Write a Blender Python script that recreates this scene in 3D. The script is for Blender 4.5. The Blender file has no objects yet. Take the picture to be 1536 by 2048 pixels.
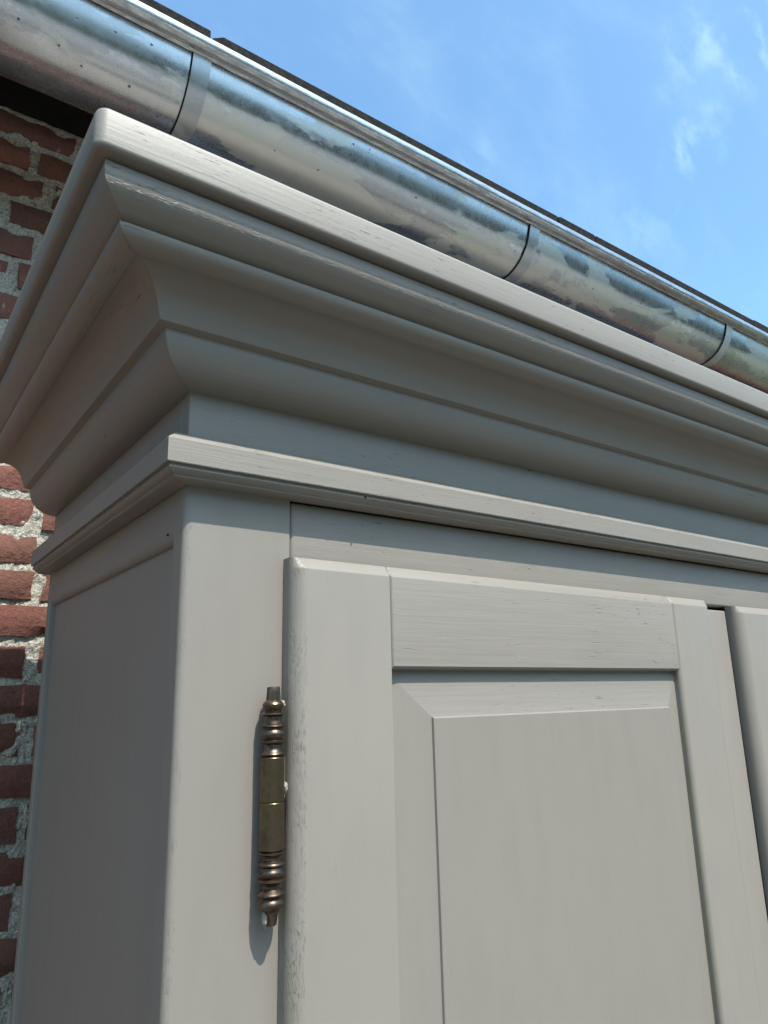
import bpy, bmesh, math, random
from mathutils import Vector, Matrix, noise
random.seed(7)
S = bpy.context.scene
COL = S.collection

# ------------------------------------------------------------------ camera
cam = bpy.data.cameras.new("camera"); co = bpy.data.objects.new("camera", cam); COL.objects.link(co)
RIGHT = (0.81068293, -0.58496272, -0.02473452)
DOWN = (0.12539581, 0.21473816, -0.96858836)
FWD = (0.57189953, 0.78211645, 0.24743643)
m = Matrix(((RIGHT[0], -DOWN[0], -FWD[0], -0.2061), (RIGHT[1], -DOWN[1], -FWD[1], -0.56),
            (RIGHT[2], -DOWN[2], -FWD[2], -0.1419), (0, 0, 0, 1)))
co.matrix_world = m
cam.sensor_fit = 'VERTICAL'; cam.sensor_height = 24.0; cam.lens = 1437.4160256867196 / 2048 * 24
cam.clip_start = 0.02; cam.clip_end = 500
S.camera = co

# ------------------------------------------------------------------ sky, sun, exposure
SUN = Vector((0.04, -1.0, 1.655)).normalized()      # towards the sun
ELEV = math.asin(SUN.z); ROT = math.atan2(SUN.x, SUN.y)
W_ = bpy.data.worlds.new("World"); S.world = W_; W_.use_nodes = True
nt = W_.node_tree; nt.nodes.clear()
def N(nt, t, **kw):
    n = nt.nodes.new(t)
    for k, v in kw.items(): setattr(n, k, v)
    return n
def L(nt, a, b): nt.links.new(a, b)
sky = N(nt, 'ShaderNodeTexSky'); sky.sky_type = 'NISHITA'; sky.sun_disc = False
sky.sun_elevation = ELEV; sky.sun_rotation = ROT
sky.air_density = 1.0; sky.dust_density = 2.6; sky.ozone_density = 1.6; sky.altitude = 60
tc = N(nt, 'ShaderNodeTexCoord')
def vmath(nt, op, a, b=None):
    n = N(nt, 'ShaderNodeVectorMath', operation=op); L(nt, a, n.inputs[0])
    if b is not None:
        if isinstance(b, (tuple, list)): n.inputs[1].default_value = b
        else: L(nt, b, n.inputs[1])
    return n
def fmath(nt, op, a, b=None, c=None, clamp=False):
    n = N(nt, 'ShaderNodeMath', operation=op); n.use_clamp = clamp
    for i, v in enumerate((a, b, c)):
        if v is None: continue
        if isinstance(v, (int, float)): n.inputs[i].default_value = v
        else: L(nt, v, n.inputs[i])
    return n.outputs[0]
def ramp(nt, a, x0, x1, y0=0.0, y1=1.0):
    n = N(nt, 'ShaderNodeMapRange'); n.interpolation_type = 'SMOOTHSTEP'
    L(nt, a, n.inputs[0])
    for i, v in enumerate((x0, x1, y0, y1)): n.inputs[i + 1].default_value = v
    return n.outputs[0]
cn = N(nt, 'ShaderNodeTexNoise'); cn.inputs['Scale'].default_value = 5.0; cn.inputs['Detail'].default_value = 7
cn.inputs['Roughness'].default_value = 0.6; cn.inputs['Distortion'].default_value = 0.2
mp = N(nt, 'ShaderNodeMapping'); mp.inputs['Rotation'].default_value = (0.3, 0.5, 0.4); mp.inputs['Scale'].default_value = (1.0, 2.6, 1.6)
L(nt, tc.outputs['Generated'], mp.inputs[0]); L(nt, mp.outputs[0], cn.inputs['Vector'])
cn2 = N(nt, 'ShaderNodeTexNoise'); cn2.inputs['Scale'].default_value = 17.0; cn2.inputs['Detail'].default_value = 6
cn2.inputs['Distortion'].default_value = 0.15
L(nt, mp.outputs[0], cn2.inputs['Vector'])
thin = ramp(nt, cn.outputs[0], 0.40, 0.85, 0.0, 0.30)
wisp = ramp(nt, cn2.outputs[0], 0.45, 0.72)
acc = None
CLOUDS = [((0.6552, 0.3102, 0.6888), 0.024, .55), ((0.6678, 0.337, 0.6637), 0.020, .45), ((0.7113, 0.3398, 0.6153), 0.030, .65),
          ((0.7116, 0.3641, 0.6008), 0.024, .45), ((0.6895, 0.2493, 0.68), 0.055, .6), ((0.5482, 0.5394, 0.6392), 0.025, .4), ((0.7067, 0.2733, 0.6526), 0.04, .35),
          ((0.7216, 0.437, 0.537), 0.05, .25)]     # wisps of cirrus, by direction
for d, r, s in CLOUDS:
    d = Vector(d).normalized()
    dt = vmath(nt, 'DISTANCE', tc.outputs['Generated'], tuple(d))
    v = fmath(nt, 'MULTIPLY', ramp(nt, dt.outputs['Value'], r * 1.7, 0.0), s)
    acc = v if acc is None else fmath(nt, 'ADD', acc, v)
lob = fmath(nt, 'MULTIPLY', acc, wisp)
cl = fmath(nt, 'ADD', lob, thin, clamp=True)
tint = N(nt, 'ShaderNodeMix', data_type='RGBA', blend_type='MULTIPLY'); tint.inputs[0].default_value = 1.0
L(nt, sky.outputs[0], tint.inputs[6]); tint.inputs[7].default_value = (0.73, 1.0, 1.05, 1)
mx = N(nt, 'ShaderNodeMix', data_type='RGBA'); L(nt, cl, mx.inputs[0]); L(nt, tint.outputs[2], mx.inputs[6])
mx.inputs[7].default_value = (1.75, 2.75, 3.25, 1)
bg = N(nt, 'ShaderNodeBackground'); bg.inputs[1].default_value = 0.127
L(nt, mx.outputs[2], bg.inputs[0])
wo = N(nt, 'ShaderNodeOutputWorld'); L(nt, bg.outputs[0], wo.inputs[0])

sl = bpy.data.lights.new("sun", 'SUN'); sl.energy = 2.75; sl.angle = math.radians(0.53); sl.color = (1.0, 0.965, 0.905)
so = bpy.data.objects.new("sun", sl); COL.objects.link(so); so.location = (2, -6, 9)
so.rotation_euler = (-SUN).to_track_quat('-Z', 'Y').to_euler()
S.view_settings.view_transform = 'Standard'; S.view_settings.look = 'None'
S.view_settings.exposure = 1.4; S.view_settings.gamma = 1.0; S.view_settings.use_curve_mapping = False
S.render.engine = 'CYCLES'
try: S.cycles.max_bounces = 10; S.cycles.diffuse_bounces = 6
except Exception: pass

# ------------------------------------------------------------------ materials
def mat(name):
    mt = bpy.data.materials.new(name); mt.use_nodes = True
    t = mt.node_tree; b = t.nodes['Principled BSDF']
    return mt, t, b
def noise_n(t, vec, scale, detail=4, rough=.5, dist=0.0):
    n = N(t, 'ShaderNodeTexNoise'); n.inputs['Scale'].default_value = scale; n.inputs['Detail'].default_value = detail
    n.inputs['Roughness'].default_value = rough; n.inputs['Distortion'].default_value = dist
    L(t, vec, n.inputs['Vector']); return n.outputs[0]
def mapping(t, vec, scale, rot=(0, 0, 0), loc=(0, 0, 0)):
    n = N(t, 'ShaderNodeMapping'); n.inputs['Scale'].default_value = scale
    n.inputs['Rotation'].default_value = rot; n.inputs['Location'].default_value = loc
    L(t, vec, n.inputs[0]); return n.outputs[0]
def mixc(t, f, a, b, blend='MIX'):
    n = N(t, 'ShaderNodeMix', data_type='RGBA', blend_type=blend)
    if isinstance(f, (int, float)): n.inputs[0].default_value = f
    else: L(t, f, n.inputs[0])
    for i, v in ((6, a), (7, b)):
        if isinstance(v, tuple): n.inputs[i].default_value = (*v, 1)
        else: L(t, v, n.inputs[i])
    return n.outputs[2]
def bump(t, h, dist, strength=1.0, prev=None):
    n = N(t, 'ShaderNodeBump'); n.inputs['Distance'].default_value = dist; n.inputs['Strength'].default_value = strength
    L(t, h, n.inputs['Height'])
    if prev is not None: L(t, prev, n.inputs['Normal'])
    return n.outputs[0]

PAINT = (0.201, 0.179, 0.153)
def paint(name, axis, grain=1.0, fuzz=1.0, col=PAINT, rough=False):
    mt, t, b = mat(name)
    o = N(t, 'ShaderNodeTexCoord').outputs['Object']
    al, ac = 2.5, 95.0
    sc = [ac, ac, ac]; sc[axis] = al
    fine = noise_n(t, mapping(t, o, sc), 3.0, 6, .62, .3)                 # brushed grain
    sc2 = [1200.0 if rough else 700.0] * 3; sc2[axis] = 150.0 if rough else 60.0
    porev = noise_n(t, mapping(t, o, sc2), 1.0, 2, .5, .4)
    patch = ramp(t, noise_n(t, o, 9.0, 3), .44, .60)
    pores = fmath(t, 'MULTIPLY', ramp(t, porev, .68, .76), patch) if not rough else fmath(t, 'MULTIPLY', ramp(t, porev, .55, .67), ramp(t, noise_n(t, o, 17.0, 3), .38, .62, .2, 1.0))         # open pores, in patches
    lump = noise_n(t, mapping(t, o, [s * .09 + 2 for s in sc]), 4.0, 3)
    orange = noise_n(t, o, 420.0, 2, .5)                                   # roller stipple
    big = noise_n(t, o, 5.0, 4, .55)
    c = mixc(t, ramp(t, big, .3, .7, 0, .35), col, tuple(v * 1.08 for v in col))
    c = mixc(t, ramp(t, lump, .42, .7, 0, .30), c, tuple(v * .90 for v in col))
    c = mixc(t, fmath(t, 'MULTIPLY', pores, .05 if rough else .55 * grain), c, tuple(v * .35 for v in col))
    L(t, c, b.inputs['Base Color'])
    rr = N(t, 'ShaderNodeMapRange'); L(t, fine, rr.inputs[0]); rr.inputs[3].default_value = .43; rr.inputs[4].default_value = .58
    L(t, rr.outputs[0], b.inputs['Roughness'])
    b.inputs['IOR'].default_value = 1.5; b.inputs['Specular IOR Level'].default_value = .48
    n1 = bump(t, fine, .0005 * grain * fuzz, .5)
    n2 = bump(t, pores, (-.0009 if rough else -.0006) * grain, 1.0, n1)
    n3 = bump(t, orange, .00012, .5, n2)
    n4 = bump(t, lump, .0012, .35, n3)
    L(t, n4, b.inputs['Normal'])
    return mt
PX, PY, PZ = paint('taupe_paint_grain_across', 0, 1.1), paint('taupe_paint_grain_depth', 1, .7), paint('taupe_paint_grain_upright', 2, .55)
PXR, PZR = paint('taupe_paint_rough_arris_across', 0, .60, 2.0, rough=True), paint('taupe_paint_rough_arris_upright', 2, .50, 2.0, rough=True)
PZM = paint('taupe_paint_worn_arris_upright', 2, .25, 1.2, rough=True)
PXS = paint('taupe_paint_smooth', 0, .25)
PZS = paint('taupe_paint_smooth_upright', 2, .2)

def zinc(name, rough=.27, dull=0.0, seed=0.0):
    mt, t, b = mat(name)
    o = mapping(t, N(t, 'ShaderNodeTexCoord').outputs['Object'], (1, 1, 1), loc=(seed, seed * .7, 0))
    o2 = mapping(t, o, (2.2, 5.0, 5.0))
    pat = noise_n(t, o2, 2.1, 9, .55, .35)
    film = ramp(t, pat, .495, .525)                 # edge of the dull patina film
    line = fmath(t, 'SUBTRACT', 1.0, ramp(t, fmath(t, 'ABSOLUTE', fmath(t, 'SUBTRACT', pat, .51)), .0, .010), clamp=True)
    pat2 = noise_n(t, mapping(t, o2, (1, 1, 1), loc=(3.3, 1.2, .4)), 1.9, 9, .56, .4)
    film2 = ramp(t, pat2, .520, .550)
    line2 = fmath(t, 'SUBTRACT', 1.0, ramp(t, fmath(t, 'ABSOLUTE', fmath(t, 'SUBTRACT', pat2, .535)), .0, .006), clamp=True)
    ln = fmath(t, 'MAXIMUM', fmath(t, 'MULTIPLY', line, .8), fmath(t, 'MULTIPLY', line2, .6))
    mott = noise_n(t, o, 60, 5, .65)
    vor = N(t, 'ShaderNodeTexVoronoi'); vor.inputs['Scale'].default_value = 55; L(t, mapping(t, o, (1, 1, 1.3)), vor.inputs['Vector'])
    cell = N(t, 'ShaderNodeSeparateColor'); L(t, vor.outputs['Color'], cell.inputs[0])
    spot = fmath(t, 'MULTIPLY', ramp(t, vor.outputs['Distance'], .16, .08), ramp(t, cell.outputs[0], .80, .86))
    c = mixc(t, film, (.46, .475, .49), (.40, .415, .43))
    c = mixc(t, fmath(t, 'MULTIPLY', film2, .75), c, (.60, .60, .55))
    c = mixc(t, ramp(t, mott, .35, .7, 0, .18), c, (.46, .50, .54))
    c = mixc(t, fmath(t, 'MULTIPLY', ln, .32 * (1 - dull)), c, (.24, .26, .28))
    c = mixc(t, fmath(t, 'MULTIPLY', spot, .8), c, (.07, .07, .06))
    if dull: c = mixc(t, dull * .6, c, (.34, .36, .38))
    L(t, c, b.inputs['Base Color'])
    L(t, fmath(t, 'SUBTRACT', .90 - dull * .25, fmath(t, 'MULTIPLY', film2, .25)), b.inputs['Metallic'])
    r = fmath(t, 'ADD', fmath(t, 'MULTIPLY', film, .02), rough)
    r = fmath(t, 'ADD', r, fmath(t, 'MULTIPLY', film2, .10))
    r = fmath(t, 'ADD', r, ramp(t, mott, .3, .8, -.03, .05))
    r = fmath(t, 'ADD', r, fmath(t, 'MULTIPLY', spot, .3), clamp=True)
    L(t, r, b.inputs['Roughness'])
    n1 = bump(t, noise_n(t, mapping(t, o, (6, 14, 14)), 1.0, 2), .004, .16)
    n2 = bump(t, mott, .0004, .2, n1)
    n3 = bump(t, spot, -.0006, .5, n2)
    L(t, n3, b.inputs['Normal'])
    return mt
ZINC = zinc('weathered_zinc'); ZSTRAP = zinc('dull_zinc', .34, .7, 3.1)

def zinc_bead():
    mt, t, b = mat('streaked_zinc')
    o = N(t, 'ShaderNodeTexCoord').outputs['Object']
    s = noise_n(t, mapping(t, o, (16, 60, 60)), 1.6, 7, .65, .4)
    c = mixc(t, ramp(t, s, .35, .68), (.54, .57, .60), (.34, .355, .37))
    L(t, c, b.inputs['Base Color']); b.inputs['Metallic'].default_value = .9
    L(t, ramp(t, s, .3, .7, .24, .40), b.inputs['Roughness'])
    L(t, bump(t, s, .0012, .5), b.inputs['Normal']); return mt
ZBEAD = zinc_bead()

def brick_mat():
    mt, t, b = mat('old_red_brick')
    g = N(t, 'ShaderNodeNewGeometry'); oi = N(t, 'ShaderNodeObjectInfo')
    rnd = fmath(t, 'FRACT', fmath(t, 'ADD', oi.outputs['Random'], g.outputs['Random Per Island']))
    o = g.outputs['Position']
    cr = N(t, 'ShaderNodeValToRGB'); L(t, rnd, cr.inputs[0])
    e = cr.color_ramp.elements
    e[0].position = 0; e[0].color = (0.292, 0.125, 0.101, 1); e[1].position = 1; e[1].color = (0.244, 0.146, 0.113, 1)
    for p, c in ((.2, (0.205, 0.082, 0.070)), (.4, (0.322, 0.152, 0.121)), (.55, (0.175, 0.074, 0.062)), (.75, (0.341, 0.175, 0.140)), (.88, (0.137, 0.066, 0.058))):
        q = cr.color_ramp.elements.new(p); q.color = (*c, 1)
    a = noise_n(t, o, 26, 6, .65); f = noise_n(t, o, 190, 5, .7); w = noise_n(t, o, 60, 5, .7, .8)
    c = mixc(t, ramp(t, a, .35, .7, 0, .6), cr.outputs[0], (0.166, 0.086, 0.074))
    c = mixc(t, ramp(t, f, .45, .75, 0, .45), c, (0.390, 0.254, 0.195))
    c = mixc(t, ramp(t, w, .64, .72, 0, .55), c, (0.585, 0.546, 0.487))
    c = mixc(t, ramp(t, noise_n(t, o, 95, 3, .6), .66, .72, 0, .8), c, (0.049, 0.033, 0.029))
    c = mixc(t, ramp(t, fmath(t, 'FRACT', fmath(t, 'MULTIPLY', rnd, 7.3)), .0, 1.0, 0, .55), c, (.10, .062, .048))
    c = mixc(t, 1.0, c, (.84, .72, .66), 'MULTIPLY')
    L(t, c, b.inputs['Base Color']); b.inputs['Roughness'].default_value = .9; b.inputs['Specular IOR Level'].default_value = .2
    n1 = bump(t, a, .012, .6); n2 = bump(t, f, .003, .7, n1); L(t, n2, b.inputs['Normal'])
    return mt
BRICK = brick_mat()
def mortar_mat():
    mt, t, b = mat('crumbly_lime_mortar')
    o = N(t, 'ShaderNodeTexCoord').outputs['Object']
    a = noise_n(t, o, 40, 6, .7); f = noise_n(t, o, 260, 4, .7)
    c = mixc(t, ramp(t, f, .38, .60), (0.350, 0.343, 0.315), (0.735, 0.726, 0.665))
    c = mixc(t, ramp(t, a, .45, .75, 0, .5), c, (0.490, 0.446, 0.350))
    c = mixc(t, ramp(t, noise_n(t, o, 110, 3, .6),   .60, .68, 0, .6), c, (0.070, 0.061, 0.052))
    c = mixc(t, 1.0, c, (.78, .74, .68), 'MULTIPLY')
    L(t, c, b.inputs['Base Color']); b.inputs['Roughness'].default_value = .95; b.inputs['Specular IOR Level'].default_value = .15
    L(t, bump(t, f, .005, 1.0, bump(t, a, .01, .6)), b.inputs['Normal'])
    return mt
MORTAR = mortar_mat()
def brass(name, c1, c2, rough):
    mt, t, b = mat(name)
    o = N(t, 'ShaderNodeTexCoord').outputs['Object']
    a = noise_n(t, o, 130, 5, .65)
    L(t, mixc(t, ramp(t, a, .35, .7), c1, c2), b.inputs['Base Color'])
    b.inputs['Metallic'].default_value = 1.0
    L(t, ramp(t, a, .3, .75, rough, rough + .2), b.inputs['Roughness'])
    L(t, bump(t, noise_n(t, o, 400, 3), .0002, .4), b.inputs['Normal']); return mt
COPPER = brass('dark_antique_copper', (.165, .118, .085), (.065, .046, .034), .27)
OLIVE = brass('olive_antique_brass', (.165, .120, .073), (.09, .066, .042), .30)
def dark_mat(name, c1, c2, rough=.9, sc=60):
    mt, t, b = mat(name)
    o = N(t, 'ShaderNodeTexCoord').outputs['Object']
    a = noise_n(t, o, sc, 6, .7)
    L(t, mixc(t, ramp(t, a, .4, .65), c1, c2), b.inputs['Base Color']); b.inputs['Roughness'].default_value = rough
    b.inputs['Specular IOR Level'].default_value = .2
    L(t, bump(t, a, .004, .7), b.inputs['Normal']); return mt
SLATE = dark_mat('dark_fibre_cement', (.005, .0045, .0042), (.017, .015, .013), .95, 90)
TAR = dark_mat('dark_stained_timber', (.007, .007, .0065), (.012, .011, .010), .8, 40)
WOOD_IN = dark_mat('unpainted_inside_timber', (.10, .08, .06), (.14, .11, .08), .8, 30)
PAVE = dark_mat('pale_grey_paving', (.115, .105, .092), (.16, .147, .13), .9, 12)
CLINK = dark_mat('dark_clinker', (.055, .047, .041), (.078, .068, .06), .9, 12)
GRAVEL = dark_mat('pale_grey_added_gravel', (.34, .345, .33), (.46, .465, .45), .95, 30)
LAWN = dark_mat('mown_lawn', (.06, .09, .03), (.09, .13, .044), .95, 8)

# ------------------------------------------------------------------ helpers
def link(name, bm, mats, parent=None, sharp=35):
    me = bpy.data.meshes.new(name); bm.normal_update(); bm.to_mesh(me); bm.free()
    for mm in (mats if isinstance(mats, (list, tuple)) else [mats]): me.materials.append(mm)
    if sharp:
        me.shade_smooth(); me.set_sharp_from_angle(angle=math.radians(sharp))
    o = bpy.data.objects.new(name, me); COL.objects.link(o)
    if parent is not None:
        o.parent = parent; o.matrix_parent_inverse = world(parent).inverted()
    return o
def world(o):
    mw = o.matrix_basis.copy()
    if o.parent: mw = world(o.parent) @ o.matrix_parent_inverse @ mw
    return mw
def tag(o, label=None, cat=None, group=None, kind=None):
    for k, v in (('label', label), ('category', cat), ('group', group), ('kind', kind)):
        if v: o[k] = v
    return o
def thing(name, loc, label, cat, group=None):
    o = bpy.data.objects.new(name, None); COL.objects.link(o); o.location = loc; o.empty_display_size = .1
    return tag(o, label, cat, group)
def sweep(profile, fa, fb, closed=True, caps=(True, True), mi=None, bm=None, n=1, wob=None):
    """profile [(e,z)], swept from station fa to station fb (functions (e,z)->xyz)"""
    bm = bm or bmesh.new(); rings = []
    for k in range(n + 1):
        s = k / n; ring = []
        for j, (e, z) in enumerate(profile):
            a = Vector(fa(e, z)); b_ = Vector(fb(e, z)); p = a.lerp(b_, s)
            if wob: p = p + wob(p, j)
            ring.append(bm.verts.new(p))
        rings.append(ring)
    m_ = len(profile)
    for k in range(n):
        for j in range(m_ if closed else m_ - 1):
            f = bm.faces.new((rings[k][j], rings[k][(j + 1) % m_], rings[k + 1][(j + 1) % m_], rings[k + 1][j]))
            if mi and j in mi: f.material_index = mi[j]
    if caps[0]: bm.faces.new(rings[0][::-1])
    if caps[1]: bm.faces.new(rings[-1])
    bmesh.ops.recalc_face_normals(bm, faces=bm.faces[:])
    return bm
def rounded(pts, radii, seg=4):
    """closed polygon with rounded corners"""
    out = []; idx = []
    n = len(pts)
    for i in range(n):
        p = Vector(pts[i]); r = radii[i] if isinstance(radii, (list, tuple)) else radii
        if r <= 0: out.append(tuple(p)); idx.append(None); continue
        a = (Vector(pts[i - 1]) - p).normalized(); b = (Vector(pts[(i + 1) % n]) - p).normalized()
        ang = a.angle(b); d = r / math.tan(ang / 2)
        s, e = p + a * d, p + b * d
        c = p + (a + b).normalized() * (r / math.sin(ang / 2))
        v0, v1 = s - c, e - c
        for k in range(seg + 1):
            t = k / seg; v = v0.slerp(v1, t) if False else (v0 * math.sin((1 - t) * (math.pi - ang)) + v1 * math.sin(t * (math.pi - ang))) / math.sin(math.pi - ang)
            out.append(tuple(c + v)); idx.append(k)
    return out
def box(bm, x0, x1, y0, y1, z0, z1, bev=0, seg=2):
    r = bmesh.ops.create_cube(bm, size=1)
    vs = r['verts']
    for v in vs: v.co = Vector(((x0 + x1) / 2 + v.co.x * (x1 - x0), (y0 + y1) / 2 + v.co.y * (y1 - y0), (z0 + z1) / 2 + v.co.z * (z1 - z0)))
    if bev:
        es = list({e for v in vs for e in v.link_edges})
        bmesh.ops.bevel(bm, geom=es, offset=bev, segments=seg, affect='EDGES', profile=.5)
    return bm

W = 1.6222; YB = .513; FLOOR = -1.84

# ------------------------------------------------------------------ ground
bm = bmesh.new()
for a in ((-60, -60), (60, -60), (60, 60), (-60, 60)): bm.verts.new((a[0], a[1], FLOOR - .03))
bm.faces.new(bm.verts[:]); g = link('ground', bm, LAWN, sharp=0); tag(g, 'green lawn round the terrace', kind='structure')
bm = bmesh.new(); random.seed(3)
terr = bmesh.new(); box(terr, -5, 7, -3.245, .698, FLOOR - .029, FLOOR - .008)
terr = link('terrace', terr, PAVE, sharp=0); tag(terr, 'paved terrace along the wall', kind='structure')
gv = bmesh.new(); box(gv, -7, 9, -7.0, -3.25, FLOOR - .0285, FLOOR + .004); tag(link('added_gravel_strip', gv, GRAVEL, sharp=0), 'added pale gravel strip out of view, brightens the gutter reflection', kind='structure')  # unseen ground strip added as a bright band for the gutter to reflect
pm = []
for k in range(3):
    b_ = bmesh.new(); box(b_, -.246, .246, -.246, .246, -.012, 0, .004, 1)
    me = bpy.data.meshes.new('paving_slab'); b_.to_mesh(me); b_.free(); me.materials.append(PAVE); pm.append(me)
pmd = pm[0].copy(); pmd.materials.clear(); pmd.materials.append(CLINK)
for i in range(24):
    for j in range(8):
        o = bpy.data.objects.new('paving_slab', random.choice(pm)); COL.objects.link(o); o.parent = terr
        if j < 5: o.data = pmd
        o.location = (-4.75 + i * .5, .44 - j * .5, FLOOR + random.uniform(-.001, .001))

# ------------------------------------------------------------------ added, unseen conifer hedge: darkens gutter reflections and skylight
hd = thing('added_conifer_hedge', (1, -8.2, FLOOR), 'added conifer hedge out of view, a dark band for the gutter reflection', 'hedge')
LEAF = dark_mat('dark_green_added_hedge_needles', (.018, .032, .012), (.045, .075, .026), .8, 30)
rh = random.Random(5)
bm = bmesh.new(); tb = bmesh.new(); bmesh.ops.create_cone(tb, cap_ends=True, segments=7, radius1=.16, radius2=.04, depth=3.6)
tm = bpy.data.meshes.new('added_hedge_trunk'); tb.to_mesh(tm); tb.free(); tm.materials.append(TAR)
for i in range(17):
    cx = -15 + i * 2.0 + rh.uniform(-.3, .3); H = 4.8 + rh.uniform(-.5, .5)
    tr = bpy.data.objects.new('added_hedge_trunk', tm); COL.objects.link(tr); tr.parent = hd; tr.matrix_parent_inverse = world(hd).inverted(); tr.location = (cx, -8.4, FLOOR + 1.8)
    for k in range(900):
        h = rh.random() ** .8; a = rh.uniform(0, 2 * math.pi); R_ = (1.25 * (1 - h) ** .55 + .05) * (.82 + .25 * rh.random()) * (1 + .15 * math.sin(a * 5 + h * 20))
        p = Vector((cx + R_ * math.cos(a), -8.4 + R_ * math.sin(a), FLOOR + .15 + h * H))
        u = Vector((rh.gauss(0, 1), rh.gauss(0, 1), rh.gauss(0, 1) - .5)).normalized() * .20; v = u.orthogonal().normalized() * .12
        bm.faces.new([bm.verts.new(p + a_) for a_ in (u, v, -u, -v)])
tag(link('added_hedge_foliage', bm, LEAF, hd, sharp=0), kind='stuff')

# ------------------------------------------------------------------ brick wall
YW = .70
CS = .0598; Z0 = .0141            # a bed joint at Z0, courses CS
wall = thing('brick_wall', (.8, .76, FLOOR), 'old red brick house wall with crumbly pale mortar behind the wardrobe', 'wall')
# measured perpends of the courses in view (course index counted from the joint at z=.0141 upward)
PERP = {13: -.0512, 12: -.024, 10: -.030, 9: -.0694, 2: .0109, 1: .0191, 0: .0181, -2: .0223, -4: .0241, -6: .0301, -8: .0324, -10: .0292}
BL = .212
def course_off(c):
    if c in PERP: return PERP[c]
    return (.02 if c % 2 == 0 else .02 + BL / 2) + random.Random(c * 7 + 3).uniform(-.012, .012)
variants = []
def brick_mesh(L_, H_, seed, name='brick'):
    rnd = random.Random(seed)
    bm = bmesh.new(); D = .09
    nx = 3
    nz_ = 3; nx = 8; g = []
    L_ -= rnd.uniform(0, .010); H_ -= rnd.uniform(0, .003)
    for j in range(nz_ + 1):
        row = []
        for i in range(nx + 1):
            x = -L_ / 2 + L_ * i / nx; z = -H_ / 2 + H_ * j / nz_
            edge = i in (0, nx) or j in (0, nz_)
            y = -D + (.0045 if edge else 0) + rnd.uniform(-.0012, .0012)
            if edge and rnd.random() < .12: y += .005; x *= .99; z *= .93
            row.append(bm.verts.new((x + rnd.uniform(-1, 1) * .002, y, z + rnd.uniform(-1, 1) * .0018)))
        g.append(row)
    for j in range(nz_):
        for i in range(nx): bm.faces.new((g[j][i], g[j][i + 1], g[j + 1][i + 1], g[j + 1][i]))
    be = [e for e in bm.edges if e.is_boundary]
    ex = bmesh.ops.extrude_edge_only(bm, edges=be)
    for v in [v for v in ex['geom'] if isinstance(v, bmesh.types.BMVert)]: v.co.y = 0
    bmesh.ops.recalc_face_normals(bm, faces=bm.faces[:])
    return bm
for s in range(16):
    bm = brick_mesh(BL - .013, CS - .0108, s)
    me = bpy.data.meshes.new('brick'); bm.to_mesh(me); bm.free(); me.materials.append(BRICK)
    me.shade_smooth(); me.set_sharp_from_angle(angle=math.radians(25)); variants.append(me)
rest = bmesh.new(); nb = 0
c0 = int(math.floor((FLOOR - Z0) / CS)) + 1; c1 = int(math.floor((.915 - Z0) / CS))
rnd = random.Random(11)
for c in range(c0, c1 + 1):
    zc = Z0 + (c + .5) * CS; off = course_off(c)
    for k in range(-12, 17):
        xc = off + (k + .5) * BL
        near = -.80 < xc < .45 and -1.1 < zc
        if near and nb < 300:
            o = bpy.data.objects.new('brick', rnd.choice(variants)); COL.objects.link(o)
            o.parent = wall; o.matrix_parent_inverse = world(wall).inverted()
            o.location = (xc + rnd.uniform(-.002, .002), YW + .09 + rnd.uniform(-.003, .003), zc + rnd.uniform(-.0015, .0015))
            o.rotation_euler = (rnd.uniform(-.01, .01), rnd.uniform(-.008, .008), rnd.uniform(-.01, .01)); nb += 1
        else:
            box(rest, xc - BL / 2 + .006, xc + BL / 2 - .006, YW, YW + .05, zc - CS / 2 + .006, zc + CS / 2 - .006)
r_ = link('brickwork', rest, BRICK, wall, sharp=0); tag(r_, kind='stuff')
bm = bmesh.new(); box(bm, -2.6, 3.7, YW + .014, YW + .12, FLOOR, .93); link('wall_core', bm, MORTAR, wall, sharp=0)
# rough pointing in front of the core where the wall is in view
bm = bmesh.new(); nx, nz = 110, 420; x0, x1, z0, z1 = -.30, .16, -.85, .925
grid = []
for j in range(nz + 1):
    row = []
    for i in range(nx + 1):
        x = x0 + (x1 - x0) * i / nx; z = z0 + (z1 - z0) * j / nz
        h = noise.fractal(Vector((x * 55, 3.1, z * 55)), .8, 2.2, 4) * .0032 + noise.noise(Vector((x * 14, 9, z * 14))) * .004
        row.append(bm.verts.new((x, YW + .0075 - h, z)))
    grid.append(row)
for j in range(nz):
    for i in range(nx): bm.faces.new((grid[j][i], grid[j][i + 1], grid[j + 1][i + 1], grid[j + 1][i]))
link('mortar_pointing', bm, MORTAR, wall, sharp=0)

WINP = dark_mat('blue_grey_added_window', (.16, .19, .25), (.20, .235, .30), .5, 20)  # added window hidden behind the wardrobe, gives the gutter a bluish reflection
gm, gt, gb = mat('added_window_glass'); gb.inputs['Base Color'].default_value = (.02, .025, .03, 1); gb.inputs['Roughness'].default_value = .03
bm = bmesh.new()
for a in ((.20, .27, -.95, .66), (1.93, 2.0, -.95, .66), (1.065, 1.135, -.88, .59), (.27, 1.93, .59, .66), (.27, 1.93, -.95, -.88)):
    box(bm, a[0], a[1], .648, .699, a[2], a[3], .004, 1)
for a in ((.2705, 1.0645, .10, .13), (1.1355, 1.9295, .10, .13)): box(bm, a[0], a[1], .655, .690, a[2], a[3], .003, 1)
link('added_window_frame', bm, WINP, wall, sharp=30)
for x0, x1 in ((.271, 1.064), (1.136, 1.929)):
    for z0, z1 in ((-.88, .10), (.13, .59)):
        bm = bmesh.new(); box(bm, x0, x1, .668, .674, z0, z1); link('added_window_pane', bm, gm, wall, sharp=0)

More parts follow.
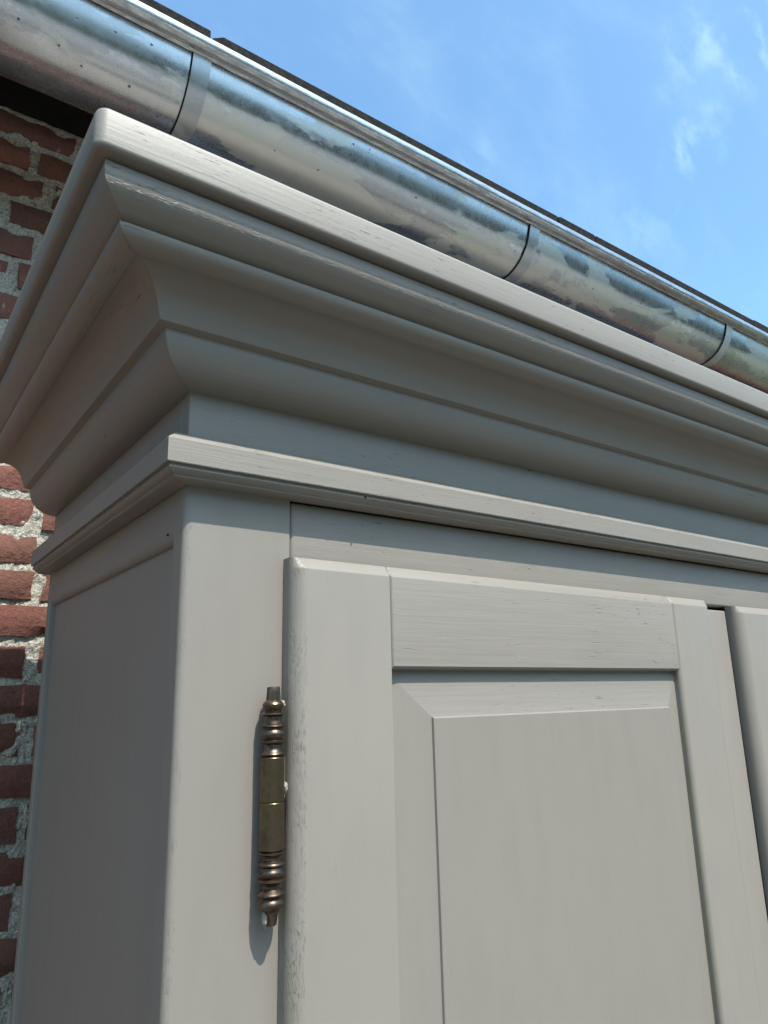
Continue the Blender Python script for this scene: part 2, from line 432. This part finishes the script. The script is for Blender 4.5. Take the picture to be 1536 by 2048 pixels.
# ------------------------------------------------------------------ roof edge, soffit, fascia
roof = thing('pitched_roof', (.8, .6, .95), 'dark sheeted roof edge jutting above the zinc gutter', 'roof')
sl_ = math.radians(32); ca, sa = math.cos(sl_), math.sin(sl_)
def roof_piece(x0, x1, zt, cut):
    bm = bmesh.new(); th = .045
    pts = [(x0, zt - th), (x0, zt - cut), (x0 + cut * 1.4, zt), (x1, zt), (x1, zt - th)] if cut else [(x0, zt - th), (x0, zt), (x1, zt), (x1, zt - th)]
    rows = []
    for s in (0, 1.7):
        rows.append([bm.verts.new((x, .43 + s * ca, z + s * sa)) for x, z in pts])
    n = len(pts)
    for j in range(n): bm.faces.new((rows[0][j], rows[0][(j + 1) % n], rows[1][(j + 1) % n], rows[1][j]))
    bm.faces.new(rows[0][::-1]); bm.faces.new(rows[1]); bmesh.ops.recalc_face_normals(bm, faces=bm.faces[:])
    bmesh.ops.bevel(bm, geom=[e for e in bm.edges if e.calc_length() < 1.2 or True], offset=.0012, segments=1, affect='EDGES')
    return bm
for (a, b_, zt, cut) in ((-1.75, -.762, 1.004, .012), (-.758, .1662, 1.0045, .012), (.170, 1.0765, 1.0052, .0145), (1.081, 1.222, 1.0085, .006), (1.2245, 2.020, 1.0088, .004), (2.024, 3.0, 1.0125, .008)):
    link('roof_sheet', roof_piece(a, b_, zt, cut), SLATE, roof, sharp=0)
bm = bmesh.new(); box(bm, -2.6, 3.7, .596, .618, .905, 1.06, .002, 1); link('fascia_board', bm, TAR, roof, sharp=0)
bm = bmesh.new(); box(bm, -2.6, 3.7, .6185, .86, .911, .931, .002, 1); link('soffit_board', bm, TAR, roof, sharp=0)
bm = bmesh.new(); box(bm, -2.6, 3.7, .862, 1.6, .931, .95); link('ceiling_board', bm, TAR, roof, sharp=0)

# ------------------------------------------------------------------ gutter
gut = thing('rain_gutter', (.8, .485, .793), 'half round weathered zinc rain gutter with rolled bead above the wardrobe', 'gutter')
GY, GZ, GR = .485, .898, .105
GP = [(.3795, .900), (.3820, .884), (.3860, .8675), (.3915, .8515), (.4000, .8350), (.4175, .8150), (.4360, .8030), (.4570, .7962), (.4780, .7948), (.4985, .7985), (.5165, .8075), (.5310, .8200), (.5420, .8350), (.5490, .8520), (.5530, .8700), (.5550, .8850), (.5560, .9020)]
def half(r, t=.0012, a0=182, a1=362, n=40):
    d = r - GR; P = [Vector(p) for p in GP]; cur = []
    for i in range(len(P) - 1):
        p0 = P[max(i - 1, 0)]; p1 = P[i]; p2 = P[i + 1]; p3 = P[min(i + 2, len(P) - 1)]
        for k in range(4):
            t_ = k / 4
            cur.append(.5 * ((2 * p1) + (p2 - p0) * t_ + (2 * p0 - 5 * p1 + 4 * p2 - p3) * t_ ** 2 + (3 * p1 - p0 - 3 * p2 + p3) * t_ ** 3))
    cur.append(P[-1]); o1 = []; o2 = []
    for i, p in enumerate(cur):
        q = cur[min(i + 1, len(cur) - 1)] - cur[max(i - 1, 0)]; nn = Vector((-q.y, q.x)).normalized() * -1
        if nn.dot(p - Vector((.468, .88))) < 0: nn = -nn
        o1.append(tuple(p + nn * d)); o2.append(tuple(p + nn * (d - t)))
    return o1 + o2[::-1]
def along_x(prof, x0, x1, **kw): return sweep(prof, lambda y, z: (x0, y, z), lambda y, z: (x1, y, z), **kw)
STR = [-.673, .119, .9114, 1.7372, 2.55]
ends = [-1.7] + STR + [3.3]
for k in range(len(ends) - 1):
    def wob(p, j, k=k):
        return Vector((0, 1, .4)) * (noise.noise(Vector((p.x * 5 + k * 9, p.y * 8, p.z * 8))) * .0012)
    bm = along_x(half(GR + (.0 if k % 2 else .0006)), ends[k] - (.0 if k == 0 else .002), ends[k + 1] + .0, n=24, wob=wob)
    link('gutter_length', bm, ZINC, gut, sharp=40)
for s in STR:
    def wob(p, j): return Vector((0, 0, 0))
    bm = along_x(half(GR + .0042, .0030), s, s + .031, n=1)
    link('joint_strap', bm, ZSTRAP, gut, sharp=40)
    bm = along_x(half(GR + .0030, .0030), s - .0019, s - .0002, n=1)  # dark strip standing in for the shadow at the strap's left edge
    link('joint_shadow_strip', bm, TAR, gut, sharp=40)
def circle(cy, cz, r, n=28): return [(cy + r * math.cos(2 * math.pi * k / n), cz + r * math.sin(2 * math.pi * k / n)) for k in range(n)]
bm = along_x(circle(.3690, .8975, .0130), -1.7, 3.3, n=60, wob=lambda p, j: Vector((0, noise.noise(Vector((p.x * 4, 1, 1))), noise.noise(Vector((p.x * 4, 7, 2))))) * .0007)
link('rolled_bead', bm, ZBEAD, gut, sharp=40)
# folded lip that closes the bead against the trough
bm = along_x([(.3725, .8862), (.3795, .8838), (.3802, .8850), (.3735, .8875)], -1.7, 3.3); link('bead_seam', bm, ZBEAD, gut, sharp=40)

# ------------------------------------------------------------------ wardrobe
wd = thing('wardrobe', (W / 2, YB / 2, FLOOR), 'taupe painted wooden wardrobe with deep moulded cornice standing outside against the brick wall', 'wardrobe')
def FL(e, z): return (-e, -e, z)
def FLs(e, z): return (-e, -e + .0003, z)      # side returns stop short: an open mitre
def FR(e, z): return (W + e, -e, z)
def BLk(e, z): return (-e, YB, z)
def BRk(e, z): return (W + e, YB, z)
def arc(cx, cz, r, a0, a1, n=10):
    return [(cx + r * math.cos(math.radians(a0 + (a1 - a0) * k / n)), cz + r * math.sin(math.radians(a0 + (a1 - a0) * k / n))) for k in range(n + 1)]

# top board : rounded corner in plan
TB0, TB1, TE = .2275, .2605, .1178
prof = rounded([(0, TB0), (TE, TB0), (TE, TB1), (0, TB1)], [0, .0045, .0045, 0], 5)
def plan(e):   # rounded outer corner for offset e from the core rectangle
    r = max(.0015, e - TE + .0085)
    pts = [(-e, YB)]
    if e > TE - .02:
        for k in range(7):
            a = math.radians(180 + 90 * k / 6); pts.append((-e + r + r * math.cos(a), -e + r + r * math.sin(a)))
        for k in range(7):
            a = math.radians(270 + 90 * k / 6); pts.append((W + e - r + r * math.cos(a), -e + r + r * math.sin(a)))
    else:
        pts += [(-e + .0001 * k, -e) for k in range(7)] + [(W + e - .0001 * (6 - k), -e) for k in range(7)]
    pts.append((W + e, YB)); return pts
bm = bmesh.new(); cols = []
prof_o = [p for p in prof if p[0] > .05]
for e, z in [(.09, TB0)] + prof_o + [(.09, TB1)]:
    cols.append([bm.verts.new((x, y, z)) for x, y in plan(e)])
for a, b_ in zip(cols, cols[1:]):
    for j in range(len(a) - 1):
        f = bm.faces.new((a[j], a[j + 1], b_[j + 1], b_[j]))
# the top is an open rim: inner edge, then down to the frieze
inn = []
for z in (TB0, TB1):
    inn.append([bm.verts.new(c) for c in ((.022, YB, z), (.022, .022, z), (W - .022, .022, z), (W - .022, YB, z))])
for outer, q in ((cols[0], inn[0]), (cols[-1], inn[1])):
    h = len(outer) // 2
    bm.faces.new((outer[0], outer[4], q[1], q[0])) if False else None
    bm.faces.new([outer[k] for k in range(0, 5)] + [q[1], q[0]])
    bm.faces.new([outer[k] for k in range(4, len(outer) - 4)] + [q[2], q[1]])
    bm.faces.new([outer[k] for k in range(len(outer) - 5, len(outer))] + [q[3], q[2]])
for k in range(3): bm.faces.new((inn[0][k], inn[0][k + 1], inn[1][k + 1], inn[1][k]))
bmesh.ops.recalc_face_normals(bm, faces=bm.faces[:])
link('top_board', bm, PX, wd, sharp=40)

# cornice profile, from the underside of the top board down to the frieze
cor = [(0.0, TB0 - .0004), (.1000, TB0 - .0004), (.1000, .2254), (.1076, .2252), (.1080, .2244), (.1080, .2165), (.1072, .2125), (.1048, .2085), (.1014, .2050), (.0975, .2018), (.0940, .1992), (.0905, .1975),
       (.0872, .1964), (.0872, .1940), (.0912, .1930), (.0910, .1905), (.0897, .1880), (.0872, .1857), (.0838, .1838), (.0800, .1826), (.0765, .1820), (.0735, .1822),
       (.0732, .1832), (.0690, .1828), (.0635, .1815), (.0590, .1792), (.0545, .1755), (.0512, .1710), (.0488, .1660), (.0468, .1605), (.0452, .1560), (.0440, .1528), (.0432, .1518),
       (.0362, .1500)]
cor += [(.0362, .1490), (.0357, .1440), (.0346, .1395), (.0325, .1345), (.0295, .1298), (.0255, .1252), (.0205, .1213), (.0150, .1186), (.0095, .1168), (.0040, .1160), (0.0, .1158)]
bm = sweep(cor, FL, FR, caps=(False, False), mi={5: 1, 6: 1}); link('cornice_moulding', bm, [PX, PXR], wd, sharp=24)
bm = sweep(cor, FLs, BLk, caps=(False, True)); link('cornice_moulding', bm, PY, wd, sharp=24)
bm = sweep(cor, FR, BRk, caps=(False, True)); link('cornice_moulding', bm, PY, wd, sharp=24)

# frieze boards
bm = bmesh.new(); box(bm, 0, W, 0, .018, .036, .150, .0008, 1); link('frieze_board', bm, PX, wd)
bm = bmesh.new(); box(bm, .0002, .02, .0186, YB, .036, .150, .0005, 1); link('frieze_board', bm, PY, wd)
bm = bmesh.new(); box(bm, W - .02, W - .0002, .0186, YB, .036, .150, .0005, 1); link('frieze_board', bm, PY, wd)

# lower moulding
low = [(0, .0702), (.0165, .0700), (.0248, .0632), (.0254, .0622), (.0254, .0432), (.0250, .0424), (.0220, .0421), (.0220, .0408), (.0230, .0390), (.0216, .0372), (.0196, .0357), (.0176, .0349),
       (.0170, .0346), (.0168, .0334), (.0155, .0326), (.0140, .0323), (0, .0320)]
bm = sweep(low, FL, FR, caps=(False, False), n=40, mi={1: 1, 2: 1, 4: 1}); link('waist_moulding', bm, [PX, PXR], wd, sharp=24)
bm = sweep(low, FLs, BLk, caps=(False, True)); link('waist_moulding', bm, PY, wd, sharp=24)
bm = sweep(low, FR, BRk, caps=(False, True)); link('waist_moulding', bm, PY, wd, sharp=24)

BOT = FLOOR + .10
# front stiles: rounded outer arris, plan profile swept upright
def upright(prof, z0, z1, n=1, mi=None, wob=None):
    return sweep(prof, lambda x, y: (x, y, z0), lambda x, y: (x, y, z1), n=n, mi=mi, wob=wob)
ps = rounded([(0, 0), (.0980, 0), (.0980, .024), (0, .024)], [.0062, .0012, 0, 0], 6)
def jag(amp, f=60):
    return lambda p, j: Vector((noise.noise(Vector((p.x * 9, j * 3.7, p.z * f))), noise.noise(Vector((p.y * 9, j * 2.1 + 50, p.z * f))), 0)) * amp
bm = upright(ps, BOT, .0322, mi={k: 1 for k in range(0, 6)}); link('front_stile', bm, [PZS, PZM], wd, sharp=30)
pm_ = [(W - x, y) for x, y in ps][::-1]
bm = upright(pm_, BOT, .0322); link('front_stile', bm, [PZS, PZM], wd, sharp=30)
# frame rail over the doors
pr = rounded([(0, .0318), (0, -.0292), (.022, -.0292), (.022, .0318)], [0, .0015, 0, 0], 3)
bm = bmesh.new(); box(bm, .0986, W - .0986, .0006, .022, -.0292, .0318, .0045, 4); link('frame_rail', bm, PX, wd)
bm = bmesh.new(); box(bm, .0986, W - .0986, .0006, .022, BOT, BOT + .07, .0032, 3); link('frame_rail', bm, PX, wd)
# plinth and feet
bm = bmesh.new(); box(bm, -.022, W + .022, -.022, YB, FLOOR + .055, BOT - .0005, .006, 3); link('plinth', bm, PX, wd)
for x in (-.018, W - .072):
    for y in (-.018, YB - .095):
        bm = bmesh.new(); box(bm, x, x + .09, y, y + .09, FLOOR, FLOOR + .0545, .008, 2); link('foot', bm, PX, wd)
# carcass behind the doors
bm = bmesh.new(); box(bm, .021, W - .021, .019, YB - .002, .150, .160); link('dust_panel', bm, PXS, wd, sharp=0)
bm = bmesh.new(); box(bm, .022, W - .022, YB - .012, YB - .001, BOT, .25); link('back_panel', bm, WOOD_IN, wd, sharp=0)
bm = bmesh.new(); box(bm, .022, W - .022, .026, YB - .013, BOT, BOT + .018); link('bottom_panel', bm, WOOD_IN, wd, sharp=0)
# sides
for mir in (False, True):
    X = (lambda x: W - x) if mir else (lambda x: x)
    def sb(x0, x1, *a, **k):
        bm = bmesh.new(); xa, xb = sorted((X(x0), X(x1))); return box(bm, xa, xb, *a, **k)
    # top rail, lower arris rounded
    p = [(.0004, .0318), (.0004, -.0030), (.0008, -.0056), (.0017, -.0080), (.0031, -.0101), (.0048, -.0117), (.0068, -.0125), (.020, -.0125), (.020, .0318)]
    bm = sweep(p, lambda x, z: (X(x), .0246, z), lambda x, z: (X(x), .4966, z)); link('side_rail', bm, PY, wd, sharp=30)
    link('side_rail', sb(.0004, .020, .0246, .4966, BOT, BOT + .06, .003, 2), PY, wd)
    p = rounded([(0, .497), (0, YB), (.020, YB), (.020, .497)], [.0025, .002, 0, 0], 3)
    bm = upright([(X(a), b) for a, b in p], BOT, .0319); link('back_stile', bm, PZ, wd, sharp=30)
    link('side_panel', sb(.0072, .014, .0244, .4968, BOT, .030), PZS, wd)

for x, y, z in ((-.0001, .0385, -.0030), (.165, -.0238, .0395), (.42, -.0005, .115)):
    bm = bmesh.new(); bmesh.ops.create_icosphere(bm, subdivisions=2, radius=.0011); 
    for v in bm.verts: v.co += Vector((x, y, z))
    link('nail_hole', bm, TAR, wd, sharp=0)

# ------------------------------------------------------------------ doors
TILT = math.radians(.22); PV = Vector((.0916, 0, -.0235))
ct, st = math.cos(TILT), math.sin(TILT)
def tilt(p, mir):
    x, z = p.x - PV.x, p.z - PV.z
    q = Vector((PV.x + x * ct + z * st, p.y, PV.z - x * st + z * ct))
    if mir:      # second door: mirrored about the meeting line, not sagging
        q = Vector((1.6222 - p.x, p.y, p.z - .0064 - (.8135 - (1.6222 - p.x)) * .003))
    return q
DT = -.022; ZT = -.0226; ZB = BOT + .012
def xf(bm, mir):
    for v in bm.verts: v.co = tilt(v.co, mir)
    if mir: bmesh.ops.reverse_faces(bm, faces=bm.faces[:])
    bmesh.ops.recalc_face_normals(bm, faces=bm.faces[:]); return bm
TOPA = [(.0112, 0), (.0102, .0002), (.0094, .0007), (.0008, .0064), (.0002, .0072), (0, .0090)]     # drop below the top, set-back: a worn chamfer
def stile_box(x0, x1, arl, arr, zt, zb, n=1):
    """door stile with rounded left / right arris and rounded top arris"""
    bm = bmesh.new()
    prof = rounded([(x0, -.0004), (x0, DT), (x1, DT), (x1, -.0004)], [0, arl, arr, 0], 6)
    st_ = [(zb, 0)]; R_ = .0100
    # stations near the top pull the section inwards (rounded top arris)
    lev = [(zb, 0.0)] + [(zt - a, b) for a, b in TOPA]
    rings = []
    for z, inset in lev:
        ring = []
        for x, y in prof:
            yy = y if y > DT + inset else DT + inset
            ring.append(bm.verts.new((x, min(yy, -.0004), z)))
        rings.append(ring)
    n_ = len(prof); nar = 7 if arl > 0 else 1
    for a, b_ in zip(rings, rings[1:]):
        for j in range(n_):
            f = bm.faces.new((a[j], a[(j + 1) % n_], b_[(j + 1) % n_], b_[j]))
            if arl > 0 and j <= 6: f.material_index = 1
    bm.faces.new(rings[0][::-1]); bm.faces.new(rings[-1])
    return bm
def make_door(mir):
    # raised and fielded panel: the leaf itself
    bm = bmesh.new()
    xl, xr, zt, zb = .186, .656, -.112, ZB + .09
    fx0, fx1, fz1, fz0 = .2395, .6185, -.1618, ZB + .13
    yo, yi, yf = -.0112, -.0183, -.0211
    def ring(x0, x1, z0, z1, y): return [bm.verts.new(c) for c in ((x0, y, z0), (x1, y, z0), (x1, y, z1), (x0, y, z1))]
    bx0, bx1, bz1, bz0 = .194, .6505, -.1205, ZB + .085
    r0 = ring(xl, xr, zb - .02, zt, yo + .0005); r1 = ring(bx0, bx1, bz0, bz1, yo)
    r2 = ring(fx0, fx1, fz0, fz1, yi); r3 = ring(fx0 + .0006, fx1 - .0006, fz0 + .0006, fz1 - .0006, yf + .0004)
    r4 = ring(fx0 + .0014, fx1 - .0014, fz0 + .0014, fz1 - .0014, yf)
    for a, b_ in ((r0, r1), (r1, r2), (r2, r3), (r3, r4)):
        for j in range(4):
            f = bm.faces.new((a[j], a[(j + 1) % 4], b_[(j + 1) % 4], b_[j]))
            if a is r1 and j in (0, 2): f.material_index = 1
    bm.faces.new(r4)
    rb = ring(xl, xr, zb - .02, zt, -.002)
    for j in range(4): bm.faces.new((rb[j], rb[(j + 1) % 4], r0[(j + 1) % 4], r0[j]))
    bm.faces.new(rb[::-1])
    door = link('door', xf(bm, mir), [PZS, PX], wd, sharp=12)
    door['label'] = 'right hand door, only its rounded left edge in view' if mir else 'left hand door with raised and fielded panel'
    R1 = .1918; R2 = .6480
    link('door_stile', xf(stile_box(.0916, R1, .0120, 0, ZT, ZB), mir), [PZS, PZR], door, sharp=30)
    xr_ = .7375 if not mir else .8086
    link('door_stile', xf(stile_box(R2, xr_, .0055, .0130 if mir else .0100, ZT, ZB), mir), [PZS, PZS], door, sharp=30)
    # top rail between the stiles: rounded left end arris, rounded top, chamfered lower edge
    for zt_, zb_ in ((ZT, -.1188), (-.95, -1.05), (ZB + .10, ZB)):
        bm = bmesh.new(); top = zt_ == ZT
        prof = [(-.0006, zt_)]
        if top:
            prof = [(-.0004, zt_)] + [(DT + b, zt_ - a) for a, b in TOPA[::-1]]; prof = prof[:-1]; prof.append((DT, zt_ - .0112))
        else: prof += [(DT + .004, zt_), (DT, zt_ - .004)]
        prof += [(DT, zb_ + .0032), (DT + .0018, zb_ + .0010), (DT + .0055, zb_), (-.0004, zb_)]
        xs = [(R1 + .0005, 1.0), (R1 + .0012, .55), (R1 + .0024, .18), (R1 + .0040, 0), (R2 - .0010, 0), (R2 - .0002, .4)]
        rings = []
        for x, k in xs:
            rings.append([bm.verts.new((x, max(y, DT + .0042 * k), z)) for y, z in prof])
        n_ = len(prof)
        for i, (a, b_) in enumerate(zip(rings, rings[1:])):
            for j in range(n_):
                f = bm.faces.new((a[j], a[(j + 1) % n_], b_[(j + 1) % n_], b_[j]))
                if i < 3: f.material_index = 1
        bm.faces.new(rings[0]); bm.faces.new(rings[-1][::-1])
        link('door_rail', xf(bm, mir), [PX, PXR], door, sharp=30)
    if not mir:
        bm = bmesh.new(); box(bm, .7368, .8088, -.0034, .006, ZB, -.0325, .0022, 3); link('rebate_strip', xf(bm, mir), PZS, door, sharp=30)
    return door
dl = make_door(False); dr = make_door(True)

# ------------------------------------------------------------------ hinges
HX, HY = .0761, -.0142; FAC = 1.335e-4
def zof(zy):
    tab = ((110, -.13258), (580, -.18787), (872, -.22099), (1190, -.25604), (1690, -.3091))
    for (a, za), (b_, zb_) in zip(tab, tab[1:]):
        if zy <= b_: return za + (zb_ - za) * (zy - a) / (b_ - a)
    return tab[-1][1]
def lathe(pr, seg=40):
    bm = bmesh.new(); rings = []
    for zy, hw in pr:
        r = hw * FAC; z = zof(zy) - HZ
        rings.append([bm.verts.new((r * math.cos(2 * math.pi * k / seg), r * math.sin(2 * math.pi * k / seg), z)) for k in range(seg)])
    for a, b_ in zip(rings, rings[1:]):
        for k in range(seg): bm.faces.new((a[k], b_[k], b_[(k + 1) % seg], a[(k + 1) % seg]))
    bm.faces.new(rings[0]); bm.faces.new(rings[-1][::-1]); bmesh.ops.recalc_face_normals(bm, faces=bm.faces[:]); return bm
HZ = zof(872)
up = [(110, 30), (113, 38), (122, 40), (160, 42), (203, 45), (208, 52), (216, 60), (228, 66), (242, 66), (256, 61), (268, 53), (276, 51), (283, 62), (289, 72), (294, 73), (299, 70), (304, 58), (312, 51), (330, 49), (348, 53), (360, 63),
      (367, 72), (373, 74), (378, 70), (384, 60), (392, 57), (400, 62), (412, 69), (426, 72), (440, 70), (452, 64), (462, 58), (468, 64), (474, 73), (481, 73), (487, 62), (494, 55), (508, 52), (525, 54), (540, 61), (548, 70), (555, 74), (562, 72), (568, 63), (576, 60)]
lo = [(1193, 62), (1199, 68), (1204, 75), (1212, 75), (1219, 68), (1226, 56), (1240, 51), (1254, 53), (1264, 63), (1272, 74), (1281, 78), (1290, 77), (1299, 68), (1306, 59), (1314, 61), (1326, 68), (1341, 73), (1356, 72), (1368, 66), (1376, 60),
      (1383, 70), (1389, 78), (1397, 78), (1404, 66), (1412, 54), (1428, 48), (1444, 50), (1458, 60), (1468, 72), (1478, 79), (1487, 80), (1496, 74), (1504, 64), (1512, 62), (1524, 69), (1540, 75), (1556, 75), (1570, 68), (1582, 57), (1590, 50), (1600, 44), (1640, 39), (1684, 34), (1692, 28)]
def make_hinge(x, z, label):
    hr = link('hinge', lathe([(574, 64), (576, 70), (580, 72), (866, 72), (870, 70), (871, 66)]), OLIVE, None, sharp=28)
    hr.location = (x, HY, z)
    hr.parent = wd; hr.matrix_parent_inverse = world(wd).inverted(); hr['label'] = label
    parts = [hr]
    for nm, pr, mt_ in (('lower_knuckle', [(873, 66), (874, 71), (878, 73), (1186, 73), (1190, 70), (1192, 64)], OLIVE), ('finial', up, COPPER), ('finial', lo, COPPER)):
        o = link(nm, lathe(pr), mt_, None, sharp=28); o.parent = hr; parts.append(o)
    # painted leaf between barrel and door edge, with a lump of paint
    bm = bmesh.new(); box(bm, .0030, .0150, .0062, .0085, zof(866) - HZ, zof(590) - HZ, .0005, 1)
    o = link('hinge_leaf', bm, PZS, None, sharp=30); o.parent = hr
    bm = bmesh.new(); bmesh.ops.create_icosphere(bm, subdivisions=3, radius=1)
    for v in bm.verts:
        k = 1 + .25 * noise.noise(v.co * 2.2); v.co = Vector((.0098 + v.co.x * .0026 * k, -.0010 + v.co.y * .0045 * k, (zof(785) - HZ) + v.co.z * .0048 * k))
    o = link('paint_lump', bm, PAINTED, None, sharp=0); o.parent = hr
    bm = bmesh.new(); bmesh.ops.create_icosphere(bm, subdivisions=3, radius=1)
    for v in bm.verts:
        k = 1 + .3 * noise.noise(v.co * 1.7 + Vector((4, 0, 0))); v.co = Vector((-.0048 + v.co.x * .0022 * k, .0 + v.co.y * .003 * k, (zof(1640) - HZ) + v.co.z * .0062 * k))
    o = link('paint_lump', bm, PAINTED, None, sharp=0); o.parent = hr
    bm = bmesh.new(); bmesh.ops.create_icosphere(bm, subdivisions=3, radius=1)
    for v in bm.verts:
        k = 1 + .3 * noise.noise(v.co * 1.7 + Vector((9, 0, 0))); v.co = Vector((.0066 + v.co.x * .0026 * k, -.0028 + v.co.y * .003 * k, (zof(228) - HZ) + v.co.z * .0032 * k))
    o = link('paint_lump', bm, PAINTED, None, sharp=0); o.parent = hr
    return hr
PAINTED = paint('taupe_paint_lumps', 2, .2, 1, tuple(v * 1.1 for v in PAINT))
h0 = make_hinge(HX, HZ, 'turned brass hinge with finials at the upper left of the door')
for x, z, lb in ((HX, -1.35, 'lower hinge of the left door'), (W - HX, HZ, 'upper hinge of the right door'), (W - HX, -1.35, 'lower hinge of the right door')):
    c = h0.copy(); COL.objects.link(c); c.location = (x, HY, z); c['label'] = lb
    for ch in list(h0.children):
        d = ch.copy(); COL.objects.link(d); d.parent = c
    if x > .5: c.rotation_euler = (0, 0, 0); c.scale = (-1, 1, 1)
